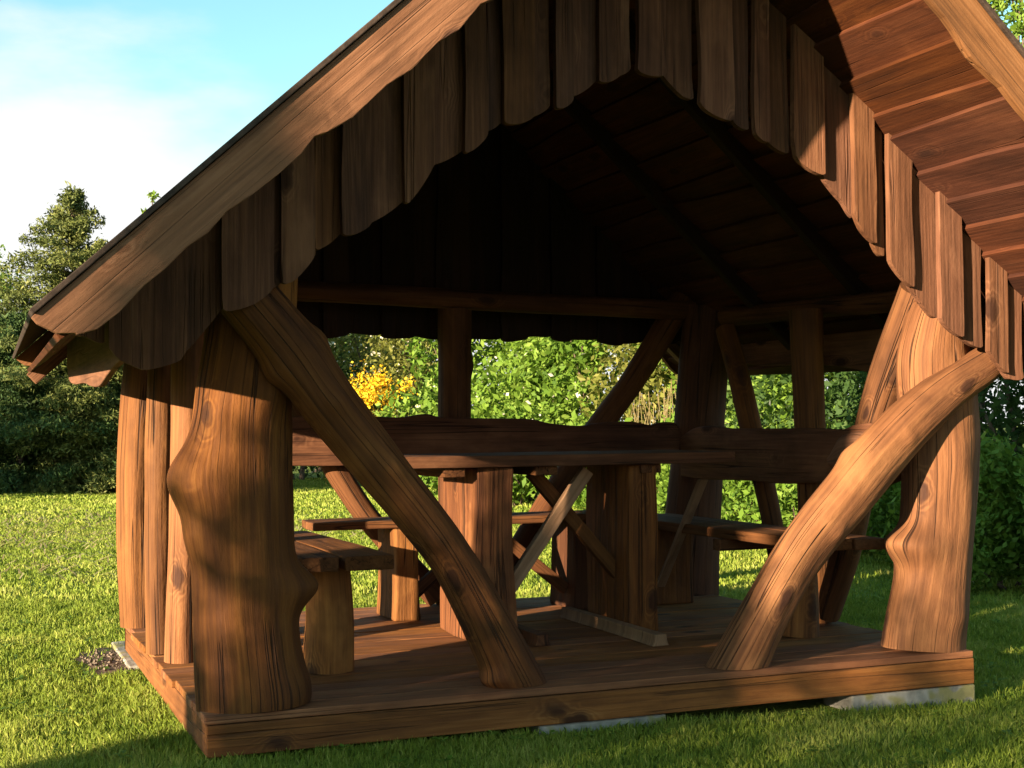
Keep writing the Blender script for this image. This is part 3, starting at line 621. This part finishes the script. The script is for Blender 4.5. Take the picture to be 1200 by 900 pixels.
def squared(path_xy, z0, z1, parent, mat, seed, bow=.006, name='leg'):
    """squared slab leg with waney faces: polygon footprint swept upwards"""
    n = len(path_xy); mb = MB(); seg = 14; vs = []; gs = []; off = np.array([random.random()*9, random.random()*9, random.random()*9]); rr = np.random.default_rng(seed)
    ph = rr.random((n, 2))*6
    for i in range(seg+1):
        z = z0+(z1-z0)*i/seg
        for j, (x, y) in enumerate(path_xy):
            dx = bow*math.sin(z*7+ph[j, 0])+(.012*(1-i/seg)**3)*np.sign(x-np.mean([q[0] for q in path_xy])); dy = bow*math.sin(z*6+ph[j, 1])
            vs.append((x+dx, y+dy, z)); gs.append(off+np.array([x, y, z]))
    fs = [(i*n+j, i*n+(j+1) % n, (i+1)*n+(j+1) % n, (i+1)*n+j) for i in range(seg) for j in range(n)]+[tuple(range(n))[::-1], tuple(range(seg*n, seg*n+n))]
    mb.add(vs, fs, gs); return mb.build(name, mat, parent, bevel=.010)
ZL = zt1-.0945
squared([(1.36, 1.06), (1.53, 1.03), (1.55, 1.28), (1.545, 1.54), (1.37, 1.56), (1.35, 1.30)], 0, ZL+.04, TB, M['log_brown'], 1)
squared([(2.12, 1.06), (2.25, 1.03), (2.262, 1.28), (2.25, 1.54), (2.13, 1.55), (2.11, 1.3)], 0, ZL+.04, TB, M['log_brown'], 2)
def lath(a, b, w, t, parent, mat='lath', name='strut'):
    a = np.array(a, float); b = np.array(b, float); u = b-a; Ln = np.linalg.norm(u); u /= Ln; n_ = np.cross([0, 1, 0], u); n_ /= np.linalg.norm(n_); mb = MB()
    mb.board(a, u, n_, (0, 1, 0), [(0, -w/2), (Ln, -w/2), (Ln, w/2), (0, w/2)], t, 'x'); return mb.build(name, M[mat], parent)
lath(at(690, 551, 1, 1.13), at(592, 700, 1, 1.13), .062, .04, TB)
lath(at(625, 553, 1, 1.19), at(744, 694, 1, 1.19), .062, .045, TB, 'seat')
squared([(2.030, .64), (2.085, .645), (2.092, 1.15), (2.088, 1.66), (2.035, 1.66), (2.040, 1.1)], 0.001, .052, TB, M['lath'], 51, .004, 'foot')
squared([(1.568, .86), (1.622, .865), (1.625, 1.2), (1.62, 1.6), (1.57, 1.6), (1.572, 1.2)], 0.001, .052, TB, M['log_brown'], 52, .004, 'foot')

# ------------------------------------------------------------------ benches
def stump(cx, cy, r, z1, parent, seed, mat='log'):
    return log('leg', M[mat], parent, [(cx, cy, 0), (cx+.01, cy, z1/2), (cx, cy, z1)], [r*1.12, r, r*.97], [r*1.12, r, r*.97], side=(0, 1, 0), seg=36, n=36, seed=seed, rough=.01)
def seat(outlines, z1, t, parent, grain, wname='seat'):
    mb = MB()
    for o in outlines: mb.board((0, 0, z1-t), (1, 0, 0), (0, 1, 0), (0, 0, 1), o, t, grain)
    return mb.build(wname, M['seat'], parent, bevel=.007)
BL = empty('bench', (.6, 1.2, 0), 'short plank bench on a round stump beside the large knobbly left front post', 'bench', 'benches inside the shelter')
zL = at(465, 650, 1, .47)[2]; 
seat([[(.385, .50), (.58, .475), (.60, 1.0), (.60, 1.88), (.39, 1.86)], [(.606, .475), (.80, .47), (.81, 1.0), (.79, 1.88), (.606, 1.88)]], zL, .056, BL, 'y')
stump(.585, .69, .092, zL-.057, BL, 61); stump(.59, 1.72, .09, zL-.057, BL, 62)
BB = empty('bench', (1.9, 2.05, 0), 'long plank bench on squared legs along the back behind the table', 'bench', 'benches inside the shelter')
zB = .476+.006
seat([[(.83, 1.90), (1.6, 1.885), (2.56, 1.895), (2.56, 2.04), (.82, 2.04)], [(.825, 2.046), (2.56, 2.046), (2.56, 2.20), (.84, 2.20)]], zB+.016, .04, BB, 'x')
squared([(1.235, 1.86), (1.352, 1.855), (1.352, 2.18), (1.235, 2.19)], 0, zB-.026, BB, M['log'], 11, .003)
squared([(2.21, 1.87), (2.33, 1.865), (2.335, 2.18), (2.215, 2.19)], 0, zB-.026, BB, M['log_red'], 12, .003)
lath((1.36, 2.0, .10), (1.75, 2.0, .42), .06, .04, BB, 'seat'); lath((2.2, 1.95, .10), (1.8, 1.95, .42), .06, .04, BB, 'seat')
BR = empty('bench', (2.8, 1.2, 0), 'narrow plank bench along the right side below the thick backrest plank', 'bench', 'benches inside the shelter')
seat([[(2.62, .30), (2.80, .28), (2.80, 2.2), (2.60, 2.2)], [(2.806, .27), (2.955, .24), (2.955, 2.2), (2.806, 2.2)]], .463, .048, BR, 'y')
stump(2.77, .66, .082, .414, BR, 63)
squared([(2.66, 1.85), (2.90, 1.85), (2.90, 1.98), (2.66, 1.98)], 0, .414, BR, M['log_red'], 13, .003)
mb = MB(); mb.box((2.58, 1.02, .36), (2.95, 1.09, .4145), 'x'); mb.build('cleat', M['seat'], BR)
lath(at(826, 562, 0, 2.62), at(775, 688, 0, 2.62), .045, .035, BR)

# ------------------------------------------------------------------ foliage
def leaves(P, size, nrm_bias, lc, name, mat, parent=None, aspect=.5, seed=0, fold=.25):
    r = np.random.default_rng(seed); n = len(P); d = r.normal(size=(n, 3)); d /= np.linalg.norm(d, axis=1)[:, None]
    up = r.normal(size=(n, 3))*.8+np.array([0, 0, nrm_bias]); s = np.cross(d, up); s /= np.linalg.norm(s, axis=1)[:, None]+1e-9
    nn = np.cross(s, d); L = (size*(.38+1.15*r.random(n)**1.2))[:, None]
    a = P-d*L*.5; b = P+s*L*aspect*.5-nn*L*fold*.2; c = P+d*L*.5; e = P-s*L*aspect*.5-nn*L*fold*.2
    V = np.stack([a, b, c, e], 1).reshape(-1, 3); i = np.arange(n)*4; F = np.stack([i, i+1, i+2, i+3], 1)
    me = fast_mesh(name, V, F, np.repeat(lc, 4)); return link(name, me, mat, parent)
def blob_points(blobs, n, r, shell=.45):
    vol = np.array([b[3]*b[4]*b[5] for b in blobs]); vol = vol**.75; c = r.choice(len(blobs), n, p=vol/vol.sum()); B = np.array(blobs)[c]
    d = r.normal(size=(n, 3)); d /= np.linalg.norm(d, axis=1)[:, None]; rad = (1-shell*r.random(n)**1.4)
    rad *= 1+.22*vnoise(d*3.3+B[:, :3]*1.7, 5)
    return B[:, :3]+d*rad[:, None]*B[:, 3:6]
def tubes(paths, name, mat, parent):
    mb = MB()
    for pts, r0, r1 in paths:
        C = catmull(pts, 10); n = 6; T = np.gradient(C, axis=0); T /= np.linalg.norm(T, axis=1)[:, None]; vs = []
        for i in range(10):
            a = np.cross(T[i], [.31, .77, .2]); a /= np.linalg.norm(a); b = np.cross(T[i], a); rr = r0+(r1-r0)*i/9
            for j in range(n): vs.append(C[i]+a*math.cos(j*6.283/n)*rr+b*math.sin(j*6.283/n)*rr)
        fs = [(i*n+j, i*n+(j+1) % n, (i+1)*n+(j+1) % n, (i+1)*n+j) for i in range(9) for j in range(n)]; mb.add(vs, fs, vs)
    me = mb.mesh(name); return link(name, me, mat, parent, True)
def shrub(name, x, y, h, rx, ry, nleaf, size, mat, label, cat, seed, group=None, aspect=.5, base=.0, blossom=0, nb=11, stems=5, gaps=.0):
    r = np.random.default_rng(seed); z0 = float(gz(x, y)); root = empty(name, (x, y, z0), label, cat, group)
    blobs = []
    for i in range(nb):
        a = r.random()*6.28; q = math.sqrt(r.random())*.75; zz = base+(h-base)*(.18+.72*(i+.5)/nb); k = .30+.22*r.random(); tap = 1-.45*((zz-base)/max(.1, h-base))**2
        blobs.append((x+math.cos(a)*rx*q*tap, y+math.sin(a)*ry*q*tap, z0+zz, rx*k*tap*1.1, ry*k*tap*1.1, (h-base)*k*.52))
    P = blob_points(blobs, nleaf, r); P = P[P[:, 2] > z0+.02]
    if gaps > 0: P = P[vnoise(P*2.4/ max(.5, rx), seed) > -1+gaps]
    lc = .45+.18*r.normal(size=len(P))+.12*vnoise(P*3, seed)
    leaves(P, size, .7, lc, 'foliage', M[mat], root, aspect, seed)
    ps = []
    for i in range(stems):
        b = blobs[(i*3) % nb]; bx = x+r.normal()*.12*rx; by = y+r.normal()*.12*ry
        ps.append(([(bx, by, z0-.05), ((bx+b[0])/2+r.normal()*.05, (by+b[1])/2, (z0+b[2])/2), (b[0], b[1], b[2])], .012*h+.006, .006))
    tubes(ps, 'stem', M['bark'], root)
    if blossom:
        q = P[r.choice(len(P), blossom)]; q = q+(q-np.array([x, y, z0+h*.5]))*.06; leaves(q, size*.75, .9, r.random(len(q)), 'blossom', M['blossom'], root, .9, seed+1)
    return root, blobs
# hedge behind and to the right; (pixel column, distance, height, rx, ry, leaves, leaf size, material, label)
G1 = 'shrubs of the hedge beyond the lawn'
HB = [
 (360, 39, 6.5, 3.2, 1.6, 12000, .16, 'leaf_olive', 'tall hedge shrub rising behind the yellow flowering bush', 200),
 (470, 37, 6.2, 3.0, 1.6, 12000, .16, 'leaf_dark', 'tall shrub behind the pale blossoming ones', 0),
 (330, 33, 5.0, 2.4, 1.8, 9000, .13, 'leaf_dark', 'blue green shrub at the left end of the gap under the rear gable', 300),
 (395, 34, 5.2, 2.2, 1.6, 9000, .12, 'leaf_olive', 'olive shrub speckled with pale blossom behind the yellow flowering bush', 420),
 (455, 32, 5.0, 2.2, 1.6, 9000, .12, 'leaf_olive', 'pale green blossoming shrub just left of the middle rear post', 500),
 (510, 30, 4.8, 2.0, 1.6, 8000, .12, 'leaf_olive', 'olive shrub standing behind the middle rear post', 260),
 (565, 22.5, 4.2, 1.7, 1.4, 9000, .12, 'leaf', 'leafy shrub just right of the middle rear post', 40),
 (620, 21.5, 4.2, 1.7, 1.4, 9500, .12, 'leaf', 'bright green shrub with large leaves seen above the table left half', 60),
 (675, 21, 4.1, 1.6, 1.4, 9500, .12, 'leaf', 'bright green shrub seen above the middle of the table', 90),
 (730, 20, 4.2, 1.6, 1.3, 9000, .11, 'leaf', 'shrub with white umbels seen behind the slanting rear brace', 160),
 (785, 19.2, 4.0, 1.5, 1.3, 8500, .11, 'leaf_olive', 'yellowish shrub right of the slanting rear brace with dry stalks before it', 40),
 (840, 18, 3.9, 1.4, 1.2, 8000, .10, 'leaf', 'green shrub seen beside the thick rear right post', 20),
 (890, 17, 3.8, 1.4, 1.2, 8500, .10, 'leaf_dark', 'dark shrub with bare twigs seen left of the right side post', 20),
 (945, 16, 3.7, 1.3, 1.2, 8500, .095, 'leaf', 'shrub seen behind the narrow right side post', 0),
 (1000, 15, 3.6, 1.3, 1.1, 8500, .09, 'leaf_dark', 'glossy dark shrub seen left of the right front post', 60),
 (1065, 14, 3.6, 1.3, 1.1, 8000, .085, 'leaf_dark', 'dark shrub hidden mostly behind the right front post', 0),
 (1130, 13.2, 3.6, 1.2, 1.1, 9000, .08, 'leaf_dark', 'dark leafy shrub just right of the right front post', 0),
 (1200, 12.5, 3.7, 1.3, 1.1, 9000, .08, 'leaf_dark', 'dark leafy shrub at the right edge of the view', 0),
 (1290, 12, 3.8, 1.4, 1.2, 7000, .08, 'leaf_dark', 'dark shrub past the right edge of the view', 0)]
for i, (px, D, h, rx, ry, nl, sz, mt, lab, bl) in enumerate(HB):
    x, y = ground_at(px, D); shrub('shrub', x, y, h, rx, ry, nl, sz, mt, lab, 'shrub', 100+i, G1, blossom=bl, stems=5)
# low leafy plants in front of the hedge on the right
G2 = 'low leafy plants at the foot of the hedge'
LP = [(560, 20.3, 1.3, 1.0, 5000, .11, 'tall leafy weeds left below the tabletop'), (620, 19.7, 1.4, 1.0, 5000, .11, 'tall leafy weeds glimpsed through the table struts'), (690, 18.8, 1.2, .95, 5000, .10, 'leafy weeds seen between the table legs'), (760, 17.8, 1.2, .9, 5000, .10, 'leafy weeds seen right of the table end'),
      (830, 16.4, 1.15, .85, 5000, .09, 'bright leafy weeds seen under the left end of the right backrest'), (890, 15.2, 1.1, .8, 5000, .085, 'bright leafy weeds seen below the middle of the right backrest'),
      (945, 14.2, 1.05, .75, 5000, .08, 'leafy weeds partly behind the big right brace'), (1005, 13.1, 1.05, .7, 5500, .075, 'bright leafy weeds seen left of the right front post'), (1065, 12.1, 1.0, .65, 4500, .07, 'leafy weeds behind the right front post'),
      (1125, 11.1, 1.0, .62, 6000, .065, 'green nettle clump right beside the right front post'), (1185, 10.5, .98, .6, 6000, .065, 'green nettle clump at the right edge of the view'), (1250, 10.1, 1.0, .6, 4500, .065, 'nettle clump past the right edge of the view')]
for i, (px, D, h, rr, nl, sz, lab) in enumerate(LP):
    x, y = ground_at(px, D); shrub('leafy_plant', x, y, h, rr, rr*.8, nl, sz, 'leaf', lab, 'plant', 300+i, G2, nb=14, stems=4)
# yellow flowering bush
x, y = ground_at(436, 28.5); rt, bl = shrub('flowering_bush', x, y, 2.3, 1.15, .8, 3500, .10, 'leaf_olive', 'yellow flowering bush at the lawn edge seen left of the middle rear post', 'bush', 500)
r = np.random.default_rng(8); FL = []
for (px, py, s, n) in ((432, 456, .42, 420), (420, 470, .30, 240), (447, 447, .18, 110), (478, 452, .14, 70), (455, 466, .2, 90), (413, 462, .14, 50)):
    c = CAM+ray(px, py)/np.hypot(*ray(px, py)[:2])*28.2; q = c+r.normal(size=(n, 3))*s*.5; FL.append(q)
q = np.vstack(FL*2); q = q+np.random.default_rng(4).normal(size=q.shape)*.05; leaves(q, .055, .9, r.random(len(q)), 'blossom', M['yellow'], rt, .9, 5)
# dry reeds right of the slanting brace
x, y = ground_at(790, 18.1); root = empty('dry_stalks', (x, y, float(gz(x, y))), 'clump of dry straw coloured stalks in the hedge right of the slanting rear brace', 'stalks')
ps = []
for i in range(70):
    a = x+r.normal()*.35; b = y+r.normal()*.3; z = float(gz(a, b)); h = 1.1+.7*r.random(); l = r.normal()*.25; ps.append(([(a, b, z), (a+l*.4, b, z+h*.6), (a+l+.05, b, z+h)], .010, .004))
tubes(ps, 'stalk', M['reed'], root)
# bare twigs seen left of the right side post
def conifer(name, x, y, h, rad, seed, mat, label, dens=1.0, top_loose=1.0, spray=.085):
    r = np.random.default_rng(seed); z0 = float(gz(x, y)); root = empty(name, (x, y, z0), label, 'conifer', 'conifers at the left edge of the lawn')
    tubes([([(x, y, z0-.1), (x+.05, y, z0+h*.5), (x, y, z0+h*.97)], .02*h+.02, .015)], 'trunk', M['bark'], root)
    P = []; lim = []
    nb = int(190*dens)
    for i in range(nb):
        t = (i+r.random())/nb; zz = h*(.03+.95*t**.9); prof = rad*(1-t)**.72*(1+.18*math.sin(t*9+seed))*(.55+.8*r.random()**1.5)+.12
        a = r.random()*6.283; L = prof; up = .35*(t) - .12; 
        n = int((60+330*L)*1.0); s = r.random(n)**.6; droop = -.10*s*s*L
        lat = r.normal(size=n)*.11*L*(1-.3*s)+r.normal(size=n)*.04; dx, dy = math.cos(a), math.sin(a)
        px_ = x+dx*s*L-dy*lat; py_ = y+dy*s*L+dx*lat; pz = z0+zz+up*s*L+droop+r.normal(size=n)*.06+.0
        P.append(np.stack([px_, py_, pz], 1))
        if i % 4 == 0: lim.append(([(x, y, z0+zz), (x+dx*L*.5, y+dy*L*.5, z0+zz+up*L*.5), (x+dx*L*.9, y+dy*L*.9, z0+zz+up*L*.9-.08*L)], .018, .005))
    P = np.vstack(P); P = P[P[:, 2] > z0+.05]
    leaves(P, spray, .2, .45+.2*r.normal(size=len(P))+.15*vnoise(P*2, seed), 'foliage', M[mat], root, .33, seed)
    tubes(lim, 'limb', M['bark'], root); return root
for (px, D, h, rad, seed, mat, lab, sp) in (
        (84, 27.5, 5.85, 2.7, 3, 'conifer', 'tall olive conifer with a ragged top rising behind the left eave', .085),
        (122, 26.5, 4.7, 1.8, 4, 'conifer', 'olive conifer seen between the left eave and the roof slope', .085),
        (22, 27, 3.3, 2.0, 5, 'conifer_green', 'lower green conifer left of the tall ragged one', .085),
        (150, 27, 3.8, 1.8, 6, 'conifer_green', 'dark conifer just left of the rear left post', .085),
        (230, 29, 4.4, 1.8, 7, 'conifer_green', 'conifer hidden behind the left front post', .085)):
    x, y = ground_at(px, D); conifer('conifer', x, y, h, rad, seed, mat, lab, spray=sp)
def tree(name, x, y, h, crown, nleaf, size, mat, label, seed, cr_z=.5, trunk_r=.09, gaps=.3, nbr=9, group=None):
    r = np.random.default_rng(seed); z0 = float(gz(x, y)); root = empty(name, (x, y, z0), label, 'tree', group)
    tubes([([(x, y, z0-.1), (x+.1, y, z0+h*.35), (x, y+.05, z0+h*.75)], trunk_r, trunk_r*.35)], 'trunk', M['bark'], root)
    blobs = []; lim = []
    for i in range(nbr):
        a = r.random()*6.28; q = .35+.6*r.random(); zz = z0+h*(cr_z+(1-cr_z)*(i+.3)/nbr*.95); tp = 1-.5*(i/nbr); c = (x+math.cos(a)*crown*q*tp, y+math.sin(a)*crown*q*tp, zz); k = crown*(.28+.2*r.random())
        blobs.append((*c, k, k, k*.7)); lim.append(([(x, y, z0+h*(.3+.04*i)), ((x+c[0])/2, (y+c[1])/2, (z0+h*.4+zz)/2), c], trunk_r*.4, .01))
    P = blob_points(blobs, nleaf, r, .8); P = P[vnoise(P*3.0, seed) > -.6+gaps]
    leaves(P, size, .7, .5+.2*r.normal(size=len(P)), 'crown', M[mat], root, .55, seed); tubes(lim, 'limb', M['bark'], root); return root
x, y = ground_at(1216, 15); tree('broadleaf_tree', x, y, 6.9, .95, 12000, .075, 'leaf', 'light leafy tree showing above the right roof slope', 21, cr_z=.50, gaps=.2, nbr=18, trunk_r=.06)
x, y = ground_at(181, 26); tree('slender_tree', x, y, 5.62, .30, 420, .10, 'leaf', 'thin tree top poking just above the left roof slope', 22, cr_z=.80, trunk_r=.03, gaps=.1)
x, y = ground_at(-2, 31); shrub('broadleaf_bush', x, y, 5.0, 1.6, 1.4, 14000, .10, 'leaf', 'fresh green broadleaf bush at the left edge of the view', 'bush', 601, blossom=0)
x, y = ground_at(-80, 29); shrub('broadleaf_bush', x, y, 3.6, 1.6, 1.4, 7000, .12, 'leaf', 'green bush past the left edge of the view', 'bush', 602)
# trees behind the viewer that throw the dappled evening shade
def off(wc, t, ):  # wc: across the light, t: distance towards the sun
    s = SUN[:2]/np.hypot(*SUN[:2]); n_ = np.array([s[1], -s[0]]); return 1.6*0+s[0]*t+n_[0]*wc, s[1]*t+n_[1]*wc
SUNL = [(.33, 11.0, 3.42, .20, 3300), (.06, 11.3, 3.25, .26, 1700), (-.28, 11.8, 4.15, .40, 6000), (-.66, 12.0, 4.6, .40, 7500), (-1.5, 12.5, 3.3, .8, 6500), (-2.7, 11.5, 3.2, .9, 6500), (-4.0, 12.5, 3.3, 1.0, 6500), (-5.6, 12, 3.6, 1.2, 6000)]
for i, (w_, t_, h, rr, nl) in enumerate(SUNL):
    x, y = off(w_, t_)
    shrub('shrub', x, y, h, rr, rr, nl, .11, 'leaf', ['slim shrub at the sunny end of the row behind the viewer', 'thin sparse shrub second from the sunny end of the row', 'tall narrow shrub beside the smallest of the row', 'loose shrub throwing dappled shade over the left front post', 'second loose shrub of the row behind the viewer', 'middle loose shrub of the row behind the viewer', 'fourth loose shrub of the row behind the viewer', 'last loose shrub of the row behind the viewer'][i], 'shrub', 700+i, 'shrubs behind the viewer', stems=4)
for i, (x, y, h) in enumerate(((-7.5, 20.2, 4.3), (-6.5, 24.0, 4.5), (-8, 17.4, 3.6))):
    shrub('shrub', x, y, h, 2.1, 2.1, 9000, .14, 'leaf_dark', ['dense shrub shading the foot of the conifers', 'farther dense shrub left of the conifers', 'nearer dense shrub left of the lawn'][i], 'shrub', 720+i, 'shrubs left of the view', stems=4)
